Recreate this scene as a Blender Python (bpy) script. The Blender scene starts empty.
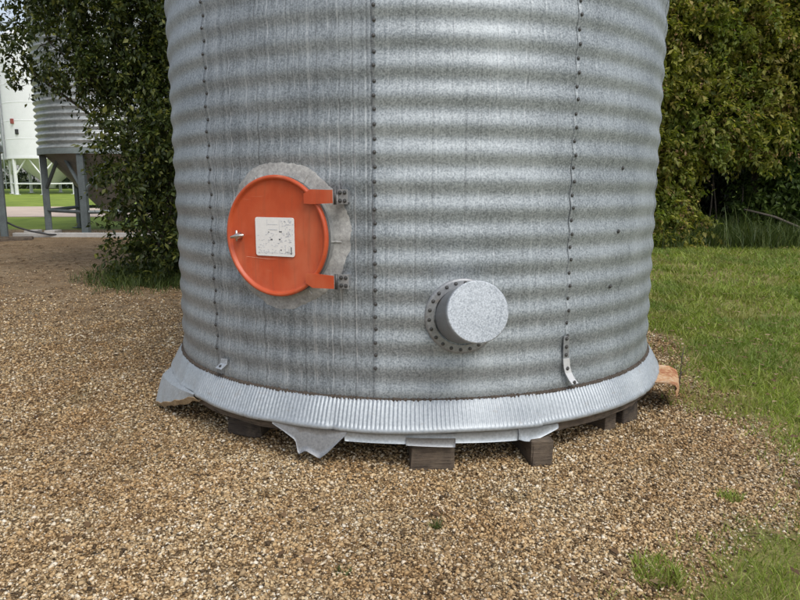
import bpy, math, random
import numpy as np
from mathutils import Vector, Matrix

random.seed(7)
RNG = np.random.default_rng(11)
R = math.radians
S = bpy.context.scene
COL = S.collection

# ------------------------------------------------------------------ camera
CAM_Z, PITCH, FPX = 1.45, R(9.63), 660.0
cd = bpy.data.cameras.new('camera')
cam = bpy.data.objects.new('camera', cd)
COL.objects.link(cam)
cam.location = (0, 0, CAM_Z)
cam.rotation_euler = (R(90) - PITCH, 0, 0)
cd.sensor_width = 36
cd.lens = 36 * FPX / 800
cd.clip_start, cd.clip_end = 0.05, 3000
S.camera = cam

# ------------------------------------------------------------------ sky and sun
SUN_EL, SUN_AZ = R(52), R(152)          # azimuth clockwise from +Y (north): right and behind the camera
w = bpy.data.worlds.new('World'); S.world = w; w.use_nodes = True
nt = w.node_tree; nt.nodes.clear()
sky = nt.nodes.new('ShaderNodeTexSky'); sky.sky_type = 'NISHITA'; sky.sun_disc = False
sky.sun_elevation = SUN_EL; sky.sun_rotation = SUN_AZ
sky.air_density = 1.0; sky.dust_density = 2.5; sky.ozone_density = 1.0
hs = nt.nodes.new('ShaderNodeHueSaturation'); hs.inputs['Saturation'].default_value = 0.50
bg = nt.nodes.new('ShaderNodeBackground'); bg.inputs['Strength'].default_value = 0.15
ow = nt.nodes.new('ShaderNodeOutputWorld')
nt.links.new(sky.outputs[0], hs.inputs['Color']); nt.links.new(hs.outputs[0], bg.inputs['Color'])
nt.links.new(bg.outputs[0], ow.inputs['Surface'])
ld = bpy.data.lights.new('sun', 'SUN'); ld.energy = 1.3; ld.angle = R(26); ld.color = (1.0, 0.96, 0.90)
sun = bpy.data.objects.new('sun', ld); COL.objects.link(sun)
sdir = Vector((math.sin(SUN_AZ) * math.cos(SUN_EL), math.cos(SUN_AZ) * math.cos(SUN_EL), math.sin(SUN_EL)))
sun.rotation_euler = sdir.to_track_quat('Z', 'Y').to_euler()
sun.location = sdir * 40
S.view_settings.view_transform = 'Standard'
S.view_settings.look = 'None'
S.view_settings.exposure = 0.22
S.view_settings.gamma = 1.0
S.view_settings.use_curve_mapping = False
S.render.engine = 'CYCLES'
S.cycles.use_denoising = True
S.cycles.max_bounces = 6
S.cycles.transparent_max_bounces = 8

# ------------------------------------------------------------------ helpers
def tag(o, label=None, cat=None, group=None, kind=None):
    if label: o['label'] = label
    if cat: o['category'] = cat
    if group: o['group'] = group
    if kind: o['kind'] = kind
    return o

def empty(name, loc, label=None, cat=None, group=None):
    o = bpy.data.objects.new(name, None); COL.objects.link(o)
    o.location = loc; o.empty_display_size = 0.2
    return tag(o, label, cat, group)

def wloc(o):
    v = Vector(o.location)
    return v + wloc(o.parent) if o.parent else v

def link(name, me, mat=None, parent=None):
    if mat is not None and not me.materials: me.materials.append(mat)
    o = bpy.data.objects.new(name, me); COL.objects.link(o)
    if parent is not None: o.parent = parent
    return o

def mesh(name, V, F, mat=None, parent=None, smooth=False, origin=None):
    """V in world coordinates; stored relative to the parent (or origin)."""
    V = np.asarray(V, dtype=np.float64)
    if parent is not None: V = V - np.array(wloc(parent))
    elif origin is not None: V = V - np.array(origin)
    me = bpy.data.meshes.new(name)
    me.from_pydata(V.tolist(), [], [tuple(f) for f in F]); me.update()
    if smooth: me.polygons.foreach_set('use_smooth', [True] * len(me.polygons))
    o = link(name, me, mat, parent)
    if parent is None and origin is not None: o.location = origin
    return o

def bigmesh(name, V, F, mat, parent=None, smooth=False):
    """fast path: V (n,3) world coords, F (m,k) same-size polygons"""
    V = np.asarray(V, dtype=np.float32); F = np.asarray(F, dtype=np.int32)
    if parent is not None: V = V - np.array(wloc(parent), dtype=np.float32)
    me = bpy.data.meshes.new(name)
    k = F.shape[1]; m = len(F)
    me.vertices.add(len(V)); me.vertices.foreach_set('co', V.ravel())
    me.loops.add(m * k); me.loops.foreach_set('vertex_index', F.ravel())
    me.polygons.add(m)
    me.polygons.foreach_set('loop_start', np.arange(0, m * k, k, dtype=np.int32))
    me.polygons.foreach_set('loop_total', np.full(m, k, dtype=np.int32))
    if smooth: me.polygons.foreach_set('use_smooth', np.ones(m, dtype=bool))
    me.update(calc_edges=True); me.validate()
    return link(name, me, mat, parent)

def grid_faces(nu, nv, closed=False):
    """verts indexed i*nv+j, i<nu, j<nv"""
    F = []
    for i in range(nu if closed else nu - 1):
        i2 = (i + 1) % nu
        for j in range(nv - 1):
            F.append((i * nv + j, i2 * nv + j, i2 * nv + j + 1, i * nv + j + 1))
    return F

def box(c, s, rz=0.0, bev=0.0):
    """box centred at c with full size s; corner chamfer bev on the vertical edges and top"""
    x, y, z = [k / 2 for k in s]
    ca, sa = math.cos(rz), math.sin(rz)
    def P(a, b, d): return (c[0] + a * ca - b * sa, c[1] + a * sa + b * ca, c[2] + d)
    if bev <= 0:
        V = [P(a, b, d) for d in (-z, z) for a, b in ((-x, -y), (x, -y), (x, y), (-x, y))]
        F = [(3, 2, 1, 0), (4, 5, 6, 7), (0, 1, 5, 4), (1, 2, 6, 5), (2, 3, 7, 6), (3, 0, 4, 7)]
        return V, F
    b_ = bev
    def ring(ex, ey, d):
        return [P(a, b, d) for a, b in ((-ex + b_, -ey), (ex - b_, -ey), (ex, -ey + b_), (ex, ey - b_),
                                        (ex - b_, ey), (-ex + b_, ey), (-ex, ey - b_), (-ex, -ey + b_))]
    V = ring(x - b_, y - b_, -z) + ring(x, y, -z + b_) + ring(x, y, z - b_) + ring(x - b_, y - b_, z)
    F = [tuple(range(7, -1, -1))]
    for k in range(3):
        for i in range(8):
            j = (i + 1) % 8
            F.append((k * 8 + i, k * 8 + j, k * 8 + 8 + j, k * 8 + 8 + i))
    F.append(tuple(range(24, 32)))
    return V, F

def tube(pts, rad, n=8, cap=True):
    pts = [Vector(p) for p in pts]
    if not hasattr(rad, '__len__'): rad = [rad] * len(pts)
    V, F = [], []
    up = Vector((0.013, 0.021, 1)).normalized()
    for i, p in enumerate(pts):
        d = (pts[min(i + 1, len(pts) - 1)] - pts[max(i - 1, 0)]).normalized()
        a = d.cross(up)
        if a.length < 0.05: a = d.cross(Vector((1, 0, 0)))
        a.normalize(); b = d.cross(a).normalized()
        for k in range(n):
            t = 2 * math.pi * k / n
            V.append(tuple(p + (a * math.cos(t) + b * math.sin(t)) * rad[i]))
    for i in range(len(pts) - 1):
        for k in range(n):
            k2 = (k + 1) % n
            F.append((i * n + k, i * n + k2, (i + 1) * n + k2, (i + 1) * n + k))
    if cap:
        F.append(tuple(range(n - 1, -1, -1)))
        F.append(tuple((len(pts) - 1) * n + k for k in range(n)))
    return V, F

def join(*vf):
    V, F = [], []
    for v, f in vf:
        o = len(V); V += list(v); F += [tuple(i + o for i in q) for q in f]
    return V, F

def plate(outer, thick, normal=None):
    """thin sheet from a polygon outline (3D points); gets real thickness"""
    P = [Vector(p) for p in outer]; n = len(P)
    if normal is None:
        nn = Vector((0, 0, 0))
        for i in range(n):
            a, b = P[i], P[(i + 1) % n]
            nn += a.cross(b)
        normal = nn.normalized()
    V = [tuple(p) for p in P] + [tuple(p - normal * thick) for p in P]
    F = [tuple(range(n)), tuple(range(2 * n - 1, n - 1, -1))]
    for i in range(n):
        j = (i + 1) % n
        F.append((i, i + n, j + n, j))
    return V, F

def sheet(rows, thick):
    """curved sheet: rows[i][j] points, offset along averaged normals to give thickness"""
    nu, nv = len(rows), len(rows[0])
    P = np.array(rows, dtype=float)
    du = np.gradient(P, axis=0); dv = np.gradient(P, axis=1)
    N = np.cross(du, dv); N /= np.linalg.norm(N, axis=2, keepdims=True) + 1e-9
    Q = P - N * thick
    V = P.reshape(-1, 3).tolist() + Q.reshape(-1, 3).tolist()
    o = nu * nv
    f = grid_faces(nu, nv)
    F = list(f) + [tuple(reversed([i + o for i in q])) for q in f]
    per = [i * nv for i in range(nu)] + [(nu - 1) * nv + j for j in range(1, nv)] + \
          [i * nv + nv - 1 for i in range(nu - 2, -1, -1)] + [j for j in range(nv - 2, 0, -1)]
    for a in range(len(per)):
        b = (a + 1) % len(per)
        F.append((per[a], per[b], per[b] + o, per[a] + o))
    return V, F

# ------------------------------------------------------------------ terrain
def terr(x, y):
    """gentle rise towards the yard at the back"""
    t = np.clip((y - 7.0), 0, 53.0)
    s = t * t / (t + 1.2)
    return 0.0262 * s

def terr_fine(x, y):
    return terr(x, y) + 0.006 * np.sin(1.7 * x + .6 * y) * np.cos(1.3 * y - .4 * x) + 0.004 * np.sin(4.1 * x + 1) * np.sin(3.7 * y)

def sm(a, b, t):
    t = np.clip((t - a) / (b - a), 0, 1)
    return t * t * (3 - 2 * t)

def wob(x, y):
    return (vn(x, y, .8) + .8 * vn(x, y, 2.1) + .6 * vn(x, y, 5.3) - 1.2) * 1.3

_VT = np.random.default_rng(5).uniform(0, 1, (256, 256))
def vn(x, y, sc):
    """smooth value noise 0..1"""
    x = np.asarray(x, float) * sc + 1000; y = np.asarray(y, float) * sc + 1000
    i, j = np.floor(x).astype(int), np.floor(y).astype(int)
    u, v = x - i, y - j; u = u * u * (3 - 2 * u); v = v * v * (3 - 2 * v)
    g = lambda a, b: _VT[a & 255, b & 255]
    return (g(i, j) * (1 - u) + g(i + 1, j) * u) * (1 - v) + (g(i, j + 1) * (1 - u) + g(i + 1, j + 1) * u) * v

def grassy(x, y):
    """how much turf covers the ground, 0..1"""
    x = np.asarray(x, float); y = np.asarray(y, float)
    n = wob(x, y)
    edge = np.where(y < 2.95, .84 + (y - 2.2) * 1.35, 2.0 + 0.10 * np.clip(y - 3.2, 0, 20))
    lawn = sm(-0.22, 0.62, x - edge + 0.34 * n)
    lawn = lawn * np.where(y < 2.95, 0.9, 1.0)
    verge = sm(-3.0, -2.4, -np.abs(y - 21.6 + .25 * n)) * sm(3.5, 5, -x + 0.0 * y)   # strip between bins and drive
    far = sm(30.4, 31.0, y + .3 * n)
    return np.clip(np.maximum(np.maximum(lawn, verge), far), 0, 1)

# ------------------------------------------------------------------ materials
def mat(name, build):
    m = bpy.data.materials.new(name); m.use_nodes = True
    t = m.node_tree; t.nodes.clear()
    out = t.nodes.new('ShaderNodeOutputMaterial')
    build(t, out)
    return m

def N(t, typ, **kw):
    n = t.nodes.new(typ)
    for k, v in kw.items():
        if k.startswith('_'): setattr(n, k[1:], v)
        else: n.inputs[k.replace('__', ' ')].default_value = v
    return n

def ramp(t, fac, stops, interp='LINEAR'):
    r = t.nodes.new('ShaderNodeValToRGB'); r.color_ramp.interpolation = interp
    e = r.color_ramp.elements
    while len(e) < len(stops): e.new(0.5)
    for i, (p, c) in enumerate(stops):
        e[i].position = p; e[i].color = tuple(c) + (1,) if len(c) == 3 else c
    t.links.new(fac, r.inputs[0]); return r.outputs[0]

def coords(t, scale=(1, 1, 1), kind='Object'):
    c = t.nodes.new('ShaderNodeTexCoord'); mp = t.nodes.new('ShaderNodeMapping')
    mp.inputs['Scale'].default_value = scale
    t.links.new(c.outputs[kind], mp.inputs[0]); return mp.outputs[0]

def noise(t, vec, scale, detail=3, rough=0.5):
    n = t.nodes.new('ShaderNodeTexNoise'); n.inputs['Scale'].default_value = scale
    n.inputs['Detail'].default_value = detail; n.inputs['Roughness'].default_value = rough
    t.links.new(vec, n.inputs['Vector']); return n.outputs['Fac']

def mix(t, fac, a, b, mode='MIX'):
    m = t.nodes.new('ShaderNodeMix'); m.data_type = 'RGBA'; m.blend_type = mode
    for s, v in ((m.inputs['Factor'], fac), (m.inputs['A'], a), (m.inputs['B'], b)):
        if hasattr(v, 'links') or hasattr(v, 'is_linked'): t.links.new(v, s)
        elif isinstance(v, (int, float)): s.default_value = v
        else: s.default_value = tuple(v) + (1,) if len(v) == 3 else v
    return m.outputs['Result']

def maprange(t, v, a, b, c, d):
    n = t.nodes.new('ShaderNodeMapRange')
    for i, k in enumerate((a, b, c, d)): n.inputs[i + 1].default_value = k
    t.links.new(v, n.inputs[0]); return n.outputs[0]

def princ(t, out, col, rough=0.6, metal=0.0, bump=None, bstr=0.3, bdist=0.01, spec=0.5):
    p = t.nodes.new('ShaderNodeBsdfPrincipled')
    for s, v in ((p.inputs['Base Color'], col), (p.inputs['Roughness'], rough), (p.inputs['Metallic'], metal)):
        if hasattr(v, 'is_linked'): t.links.new(v, s)
        elif isinstance(v, (int, float)): s.default_value = v
        else: s.default_value = tuple(v) + (1,)
    p.inputs['Specular IOR Level'].default_value = spec
    if bump is not None:
        b = t.nodes.new('ShaderNodeBump'); b.inputs['Strength'].default_value = bstr; b.inputs['Distance'].default_value = bdist
        t.links.new(bump, b.inputs['Height']); t.links.new(b.outputs[0], p.inputs['Normal'])
    t.links.new(p.outputs[0], out.inputs['Surface']); return p

def galv(name, lo, hi, metal=0.5, rough=(0.38, 0.6), streak=0.5, spangle=70, contrast=1.0, marks=False, mud=False):
    def b(t, out):
        o = coords(t)
        sp = noise(t, o, spangle, 2, 0.6)
        vor = t.nodes.new('ShaderNodeTexVoronoi'); vor.inputs['Scale'].default_value = spangle * 1.5
        t.links.new(o, vor.inputs['Vector'])
        sp2 = maprange(t, vor.outputs['Color'], 0, 1, 0, 1)
        st = noise(t, coords(t, (34, 34, 0.5)), 1.0, 3, 0.65)
        blot = noise(t, o, 2.3, 4, 0.6)
        f1 = mix(t, 0.45, maprange(t, sp, 0.3, 0.7, 0, 1), sp2)
        f2 = mix(t, streak * 0.6, f1, maprange(t, st, 0.3, 0.7, 0, 1))
        f3 = mix(t, 0.22, f2, maprange(t, blot, 0.3, 0.7, 0, 1))
        c = ramp(t, f3, [(0.5 - 0.36 / contrast, lo), (0.5 + 0.32 / contrast, hi)])
        r = maprange(t, f1, 0, 1, rough[0], rough[1])
        if mud:
            mn = noise(t, coords(t, (9, 9, 22)), 1.0, 6, 0.72)
            c = mix(t, maprange(t, mn, 0.58, 0.74, 0, 0.6), c, (0.24, 0.20, 0.155))
        if marks:
            at = t.nodes.new('ShaderNodeAttribute'); at.attribute_name = 'roll_mark'
            c = mix(t, maprange(t, at.outputs['Fac'], 0, 1, 0, 0.62), c, (0.10, 0.105, 0.11))
            c = mix(t, maprange(t, at.outputs['Fac'], 0, -1, 0, 0.55), c, (0.80, 0.82, 0.84))
        princ(t, out, c, r, metal, f1, 0.05, 0.002)
    return mat(name, b)

def plain(name, col, rough=0.6, metal=0.0, var=0.25, scale=12, bstr=0.15):
    def b(t, out):
        o = coords(t)
        n = noise(t, o, scale, 5, 0.65)
        n2 = noise(t, o, scale * 7, 3, 0.6)
        f = mix(t, 0.4, n, n2)
        lo = tuple(c * (1 - var) for c in col); hi = tuple(min(1, c * (1 + var)) for c in col)
        c = ramp(t, f, [(0.32, lo), (0.68, hi)])
        princ(t, out, c, rough, metal, n2, bstr, 0.003)
    return mat(name, b)

M = {}
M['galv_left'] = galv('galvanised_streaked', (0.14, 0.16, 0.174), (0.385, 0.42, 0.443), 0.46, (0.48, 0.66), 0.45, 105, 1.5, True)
M['galv'] = galv('galvanised_wall', (0.175, 0.199, 0.215), (0.445, 0.485, 0.51), 0.48, (0.47, 0.62), 0.20, 105, 1.4, True)
M['galv_skirt'] = galv('galvanised_skirt', (0.30, 0.335, 0.365), (0.48, 0.52, 0.55), 0.42, (0.42, 0.56), 0.2, 70, 1.0, False, True)
M['galv_bright'] = galv('galvanised_cap', (0.24, 0.27, 0.30), (0.54, 0.58, 0.625), 0.35, (0.42, 0.6), 0.0, 130, 1.3)
M['galv_tube'] = galv('galvanised_tube', (0.24, 0.25, 0.265), (0.38, 0.395, 0.41), 0.5, (0.42, 0.55), 0.1, 80, 1.0, False, True)
M['galv_far'] = galv('galvanised_far', (0.30, 0.33, 0.34), (0.60, 0.63, 0.63), 0.6, (0.35, 0.5), 0.5, 10)
M['bolt'] = plain('bolt_zinc', (0.10, 0.10, 0.10), 0.5, 0.6, 0.4, 60)
M['gap'] = plain('tar_sealant', (0.07, 0.055, 0.043), 0.9, 0, 0.6, 60, 0.6)
M['orange'] = None
def _orange(t, out):
    o = coords(t)
    n = noise(t, o, 5, 5, 0.6); n2 = noise(t, o, 90, 3, 0.6)
    c = ramp(t, n, [(0.3, (0.44, 0.066, 0.020)), (0.5, (0.52, 0.080, 0.024)), (0.7, (0.56, 0.105, 0.036))])
    fade = noise(t, coords(t, (3, 3, 1.6)), 1.6, 4, 0.6)
    c = mix(t, maprange(t, fade, 0.46, 0.66, 0, 0.4), c, (0.62, 0.20, 0.10))
    grim = noise(t, coords(t, (30, 30, 2.2)), 1.0, 3, 0.6)
    c = mix(t, maprange(t, grim, 0.56, 0.72, 0, 0.35), c, (0.26, 0.075, 0.035))
    scr = noise(t, coords(t, (4, 4, 60)), 1.0, 3, 0.7)
    c = mix(t, maprange(t, scr, 0.66, 0.75, 0, 0.35), c, (0.62, 0.30, 0.18))
    sp = maprange(t, n2, 0.72, 0.80, 0, 0.5)
    c = mix(t, sp, c, (0.30, 0.10, 0.05))
    princ(t, out, c, 0.42, 0, n, 0.04, 0.004)
M['orange'] = mat('orange_enamel', _orange)
def _mastic(t, out):
    o = coords(t)
    n = noise(t, o, 22, 6, 0.7); n2 = noise(t, o, 70, 4, 0.6)
    c = ramp(t, mix(t, 0.5, n, n2), [(0.32, (0.22, 0.22, 0.215)), (0.52, (0.37, 0.37, 0.36)), (0.70, (0.54, 0.54, 0.52))])
    princ(t, out, c, 0.75, 0.1, n2, 0.35, 0.004)
M['mastic'] = mat('weathered_mastic', _mastic)
M['collar'] = plain('collar_zinc', (0.33, 0.33, 0.325), 0.55, 0.4, 0.35, 25)
M['chrome'] = plain('latch_zinc', (0.62, 0.60, 0.57), 0.3, 0.9, 0.3, 40)
M['white_label'] = plain('label_white', (0.80, 0.79, 0.77), 0.5, 0, 0.06, 30, 0.02)
M['scratch'] = plain('scratched_primer', (0.70, 0.42, 0.30), 0.6)
M['print_faint'] = plain('label_print_faint', (0.60, 0.61, 0.64), 0.5, 0, 0.12, 80, 0.0)
M['print_dark'] = plain('label_print_dark', (0.10, 0.10, 0.11), 0.5, 0, 0.3, 80, 0.0)
def _wood(lo, hi):
    def b(t, out):
        g = noise(t, coords(t, (3, 3, 60)), 1.2, 5, 0.7)
        n = noise(t, coords(t), 18, 4, 0.6)
        c = ramp(t, mix(t, 0.35, g, n), [(0.3, lo), (0.7, hi)])
        cr = noise(t, coords(t, (7, 7, 70)), 1.0, 6, 0.75)
        c = mix(t, maprange(t, cr, 0.54, 0.62, 0, 0.75), c, tuple(k * .35 for k in lo))
        st = noise(t, coords(t), 9, 5, 0.7)
        c = mix(t, maprange(t, st, 0.5, 0.7, 0, 0.6), c, (0.16, 0.125, 0.085))
        princ(t, out, c, 0.88, 0, mix(t, 0.5, g, cr), 0.9, 0.012)
    return b
M['timber'] = mat('old_timber', _wood((0.045, 0.034, 0.025), (0.17, 0.13, 0.095)))
M['timber_light'] = mat('timber_light', _wood((0.14, 0.10, 0.07), (0.36, 0.28, 0.19)))
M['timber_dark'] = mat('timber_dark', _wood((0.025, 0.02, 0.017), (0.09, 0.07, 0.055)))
def _rust(t, out):
    o = coords(t)
    n = noise(t, o, 9, 5, 0.65); n2 = noise(t, o, 40, 4, 0.6)
    c = ramp(t, mix(t, 0.4, n, n2), [(0.34, (0.62, 0.50, 0.38)), (0.47, (0.55, 0.34, 0.18)), (0.58, (0.34, 0.12, 0.05)), (0.7, (0.20, 0.07, 0.035))])
    princ(t, out, c, 0.8, 0.1, n2, 0.3, 0.004)
M['rust'] = mat('rusty_sheet', _rust)
M['gasket'] = plain('grey_rubber', (0.11, 0.11, 0.11), 0.7, 0, 0.3, 20)
M['strap'] = plain('bright_zinc', (0.62, 0.63, 0.64), 0.45, 0.3, 0.12, 30)
M['torn'] = plain('torn_rusty_edge', (0.34, 0.25, 0.15), 0.85, 0, 0.6, 40, 0.6)
M['far_leg'] = plain('weathered_steel_leg', (0.13, 0.155, 0.16), 0.55, 0.4, 0.3, 5)
M['far_ring'] = plain('weathered_steel_ring', (0.24, 0.28, 0.28), 0.5, 0.4, 0.25, 5)
M['white_steel'] = plain('white_enamel', (0.80, 0.82, 0.84), 0.45, 0, 0.05, 2, 0.02)
M['far_cone'] = plain('hopper_cone', (0.64, 0.65, 0.64), 0.5, 0.1, 0.1, 2)
M['dark_cone'] = plain('hopper_cone_dark', (0.25, 0.24, 0.22), 0.5, 0.4, 0.2, 3)
M['red'] = plain('red_paint', (0.26, 0.06, 0.05), 0.5, 0, 0.2, 5)
M['paver'] = plain('concrete_paver', (0.46, 0.45, 0.43), 0.85, 0, 0.2, 9)
M['rubber'] = plain('black_rubber', (0.03, 0.03, 0.032), 0.6, 0, 0.3, 20)

def pebble_mat(name, stops):
    def b(t, out):
        g = t.nodes.new('ShaderNodeNewGeometry')
        c = ramp(t, g.outputs['Random Per Island'], stops)
        n = noise(t, coords(t), 2.1, 4, 0.6)
        c2 = mix(t, maprange(t, n, 0.38, 0.62, 0, 0.5), c, (0.84, 0.66, 0.46), 'MULTIPLY')
        nb = noise(t, coords(t), 0.7, 4, 0.6)
        c2 = mix(t, maprange(t, nb, 0.45, 0.66, 0, 0.6), c2, (0.60, 0.54, 0.48), 'MULTIPLY')
        nm = noise(t, coords(t), 1.9, 5, 0.7)
        c2 = mix(t, maprange(t, nm, 0.57, 0.68, 0, 0.6), c2, (0.42, 0.42, 0.33), 'MULTIPLY')
        n2 = noise(t, coords(t), 300, 2, 0.6)
        c3 = mix(t, maprange(t, n2, 0.35, 0.65, 0, 0.25), c2, (0.5, 0.42, 0.34), 'MULTIPLY')
        princ(t, out, c3, 0.75, 0, spec=0.3)
    return mat(name, b)
PEB = [(0.0, (0.065, 0.046, 0.028)), (0.14, (0.21, 0.142, 0.072)), (0.30, (0.45, 0.315, 0.165)), (0.48, (0.63, 0.465, 0.255)),
       (0.60, (0.36, 0.27, 0.165)), (0.72, (0.66, 0.51, 0.30)), (0.85, (0.76, 0.645, 0.44)), (1.0, (0.88, 0.83, 0.71))]
M['pebble'] = pebble_mat('gravel_stones', PEB)

def _ground(t, out):
    o = coords(t)
    v = t.nodes.new('ShaderNodeTexVoronoi'); v.inputs['Scale'].default_value = 72; t.links.new(o, v.inputs['Vector'])
    sep = t.nodes.new('ShaderNodeSeparateColor'); t.links.new(v.outputs['Color'], sep.inputs[0])
    cg = ramp(t, sep.outputs[0], [(p, tuple(k * 0.86 for k in c)) for p, c in PEB])
    edge = maprange(t, v.outputs['Distance'], 0.25, 0.75, 1.0, 0.45)
    cg = mix(t, 1.0, cg, edge, 'MULTIPLY')
    big = noise(t, o, 0.55, 5, 0.6)
    med = noise(t, o, 2.7, 5, 0.65)
    cg = mix(t, maprange(t, med, 0.40, 0.62, 0, 0.7), cg, (0.80, 0.62, 0.44), 'MULTIPLY')
    cg = mix(t, maprange(t, big, 0.46, 0.66, 0, 0.55), cg, (0.55, 0.47, 0.38), 'MULTIPLY')
    fine = noise(t, o, 38, 4, 0.7)
    cg = mix(t, maprange(t, noise(t, o, 13, 4, 0.75), 0.42, 0.60, 0, 0.6), cg, (0.55, 0.45, 0.36), 'MULTIPLY')
    soil = ramp(t, mix(t, 0.45, noise(t, o, 7, 5, 0.75), noise(t, o, 60, 3, 0.7)), [(0.36, (0.15, 0.105, 0.06)), (0.46, (0.19, 0.17, 0.06)), (0.55, (0.24, 0.24, 0.075)), (0.66, (0.40, 0.31, 0.18))])
    at = t.nodes.new('ShaderNodeAttribute'); at.attribute_name = 'turf'
    gm = mix(t, 0.45, at.outputs['Fac'], fine)
    c = mix(t, maprange(t, gm, 0.40, 0.60, 0, 1), cg, soil)
    at3 = t.nodes.new('ShaderNodeAttribute'); at3.attribute_name = 'shaded_earth'
    shaded_earth = ramp(t, mix(t, 0.5, noise(t, o, 4, 8, 0.8), fine), [(0.40, (0.085, 0.058, 0.034)), (0.5, (0.20, 0.138, 0.080)), (0.60, (0.36, 0.265, 0.16))])  # bare brown soil, with the trees' shade painted into its colour
    c = mix(t, maprange(t, at3.outputs['Fac'], 0, 1, 0, 0.75), c, shaded_earth)
    # far lawn is smooth mown grass
    at2 = t.nodes.new('ShaderNodeAttribute'); at2.attribute_name = 'mown'
    lawn = ramp(t, noise(t, o, 0.9, 5, 0.7), [(0.3, (0.15, 0.22, 0.035)), (0.7, (0.30, 0.38, 0.07))])
    c = mix(t, at2.outputs['Fac'], c, lawn)
    h = mix(t, 0.5, edge, fine)
    princ(t, out, c, 0.9, 0, h, 0.8, 0.012, spec=0.2)
M['ground'] = mat('gravel_and_soil', _ground)
def _road(t, out):
    o = coords(t)
    n = noise(t, o, 1.2, 5, 0.65); n2 = noise(t, o, 30, 4, 0.6)
    c = ramp(t, mix(t, 0.5, n, n2), [(0.34, (0.50, 0.39, 0.31)), (0.66, (0.70, 0.58, 0.48))])
    princ(t, out, c, 0.9, 0, n2, 0.4, 0.02)
M['road'] = mat('drive_gravel', _road)

def leaf_mat(name, stops, trans=0.35, rough=0.5, warm=None):
    def b(t, out):
        g = t.nodes.new('ShaderNodeNewGeometry')
        c = ramp(t, g.outputs['Random Per Island'], stops)
        n = noise(t, coords(t), 0.9, 3, 0.6)
        c = mix(t, maprange(t, n, 0.38, 0.64, 0, 0.55), c, (0.62, 0.60, 0.50), 'MULTIPLY')
        if warm:
            n3 = noise(t, coords(t, (1, 1, 1)), 1.7, 3, 0.6)
            c = mix(t, maprange(t, n3, 0.50, 0.68, 0, 0.65), c, warm)
            n4 = noise(t, coords(t, (1.3, 1, 1)), 0.8, 2, 0.6)
            c = mix(t, maprange(t, n4, 0.48, 0.62, 0, 0.6), c, (0.14, 0.22, 0.045))
        p = t.nodes.new('ShaderNodeBsdfPrincipled')
        t.links.new(c, p.inputs['Base Color']); p.inputs['Roughness'].default_value = rough
        p.inputs['Specular IOR Level'].default_value = 0.35
        tr = t.nodes.new('ShaderNodeBsdfTranslucent')
        tc = mix(t, 1.0, c, (1.15, 1.25, 0.6), 'MULTIPLY'); t.links.new(tc, tr.inputs['Color'])
        ms = t.nodes.new('ShaderNodeMixShader'); ms.inputs[0].default_value = trans
        t.links.new(p.outputs[0], ms.inputs[1]); t.links.new(tr.outputs[0], ms.inputs[2])
        t.links.new(ms.outputs[0], out.inputs['Surface'])
    return mat(name, b)
M['leaf_dark'] = leaf_mat('leaf_dark', [(0, (0.020, 0.034, 0.010)), (0.5, (0.046, 0.068, 0.016)), (0.8, (0.090, 0.112, 0.026)), (1, (0.20, 0.21, 0.05))], 0.32)
M['leaf_olive'] = leaf_mat('leaf_olive', [(0, (0.085, 0.115, 0.022)), (0.4, (0.20, 0.225, 0.042)), (0.75, (0.33, 0.34, 0.062)), (0.92, (0.44, 0.40, 0.10)), (1, (0.48, 0.36, 0.13))], 0.45, 0.5, (0.33, 0.25, 0.085))
M['leaf_green'] = leaf_mat('leaf_green', [(0, (0.045, 0.080, 0.020)), (0.5, (0.085, 0.14, 0.032)), (1, (0.16, 0.22, 0.055))])
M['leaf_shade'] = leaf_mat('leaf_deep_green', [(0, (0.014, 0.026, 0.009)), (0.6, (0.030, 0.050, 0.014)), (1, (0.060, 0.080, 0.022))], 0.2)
M['samara'] = leaf_mat('seed_keys', [(0, (0.22, 0.13, 0.065)), (0.5, (0.34, 0.21, 0.11)), (1, (0.46, 0.33, 0.19))], 0.3, 0.7)
M['grass'] = leaf_mat('grass_blades', [(0, (0.15, 0.195, 0.035)), (0.45, (0.27, 0.35, 0.06)), (0.8, (0.38, 0.47, 0.09)), (0.93, (0.42, 0.42, 0.15)), (1, (0.52, 0.43, 0.24))], 0.35, 0.5, (0.36, 0.31, 0.13))
M['tall_grass'] = leaf_mat('tall_grass_blades', [(0, (0.045, 0.075, 0.020)), (0.6, (0.085, 0.13, 0.034)), (1, (0.15, 0.18, 0.055))], 0.3)
M['litter'] = leaf_mat('fallen_leaves', [(0, (0.11, 0.065, 0.035)), (0.5, (0.24, 0.15, 0.08)), (1, (0.42, 0.32, 0.19))], 0.1, 0.8)
M['bark'] = plain('bark', (0.085, 0.07, 0.055), 0.9, 0, 0.4, 14, 0.8)
M['twig'] = plain('dry_twig', (0.10, 0.085, 0.07), 0.9, 0, 0.4, 30, 0.4)

# ------------------------------------------------------------------ ground, drive
def axis_pts(segs):
    out = []
    for a, b, st in segs:
        out += list(np.arange(a, b - 1e-6, st))
    return np.array(out + [segs[-1][1]])
gx = axis_pts([(-500, -60, 55), (-60, -14, 2), (-14, -6, .4), (-6, 6, .1), (6, 14, .4), (14, 60, 2), (60, 500, 55)])
gy = axis_pts([(-120, -10, 10), (-10, 1, 1), (1, 9, .1), (9, 35, .3), (35, 75, 2), (75, 900, 75)])
X, Y = np.meshgrid(gx, gy, indexing='ij')
Z = np.where((np.abs(X) < 14) & (Y < 30) & (Y > 1), terr_fine(X, Y), terr(X, Y))
GV = np.stack([X, Y, Z], -1).reshape(-1, 3)
nu, nv = len(gx), len(gy)
I, J = np.meshgrid(np.arange(nu - 1), np.arange(nv - 1), indexing='ij')
a = (I * nv + J).ravel()
GF = np.stack([a, a + nv, a + nv + 1, a + 1], -1)
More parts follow.
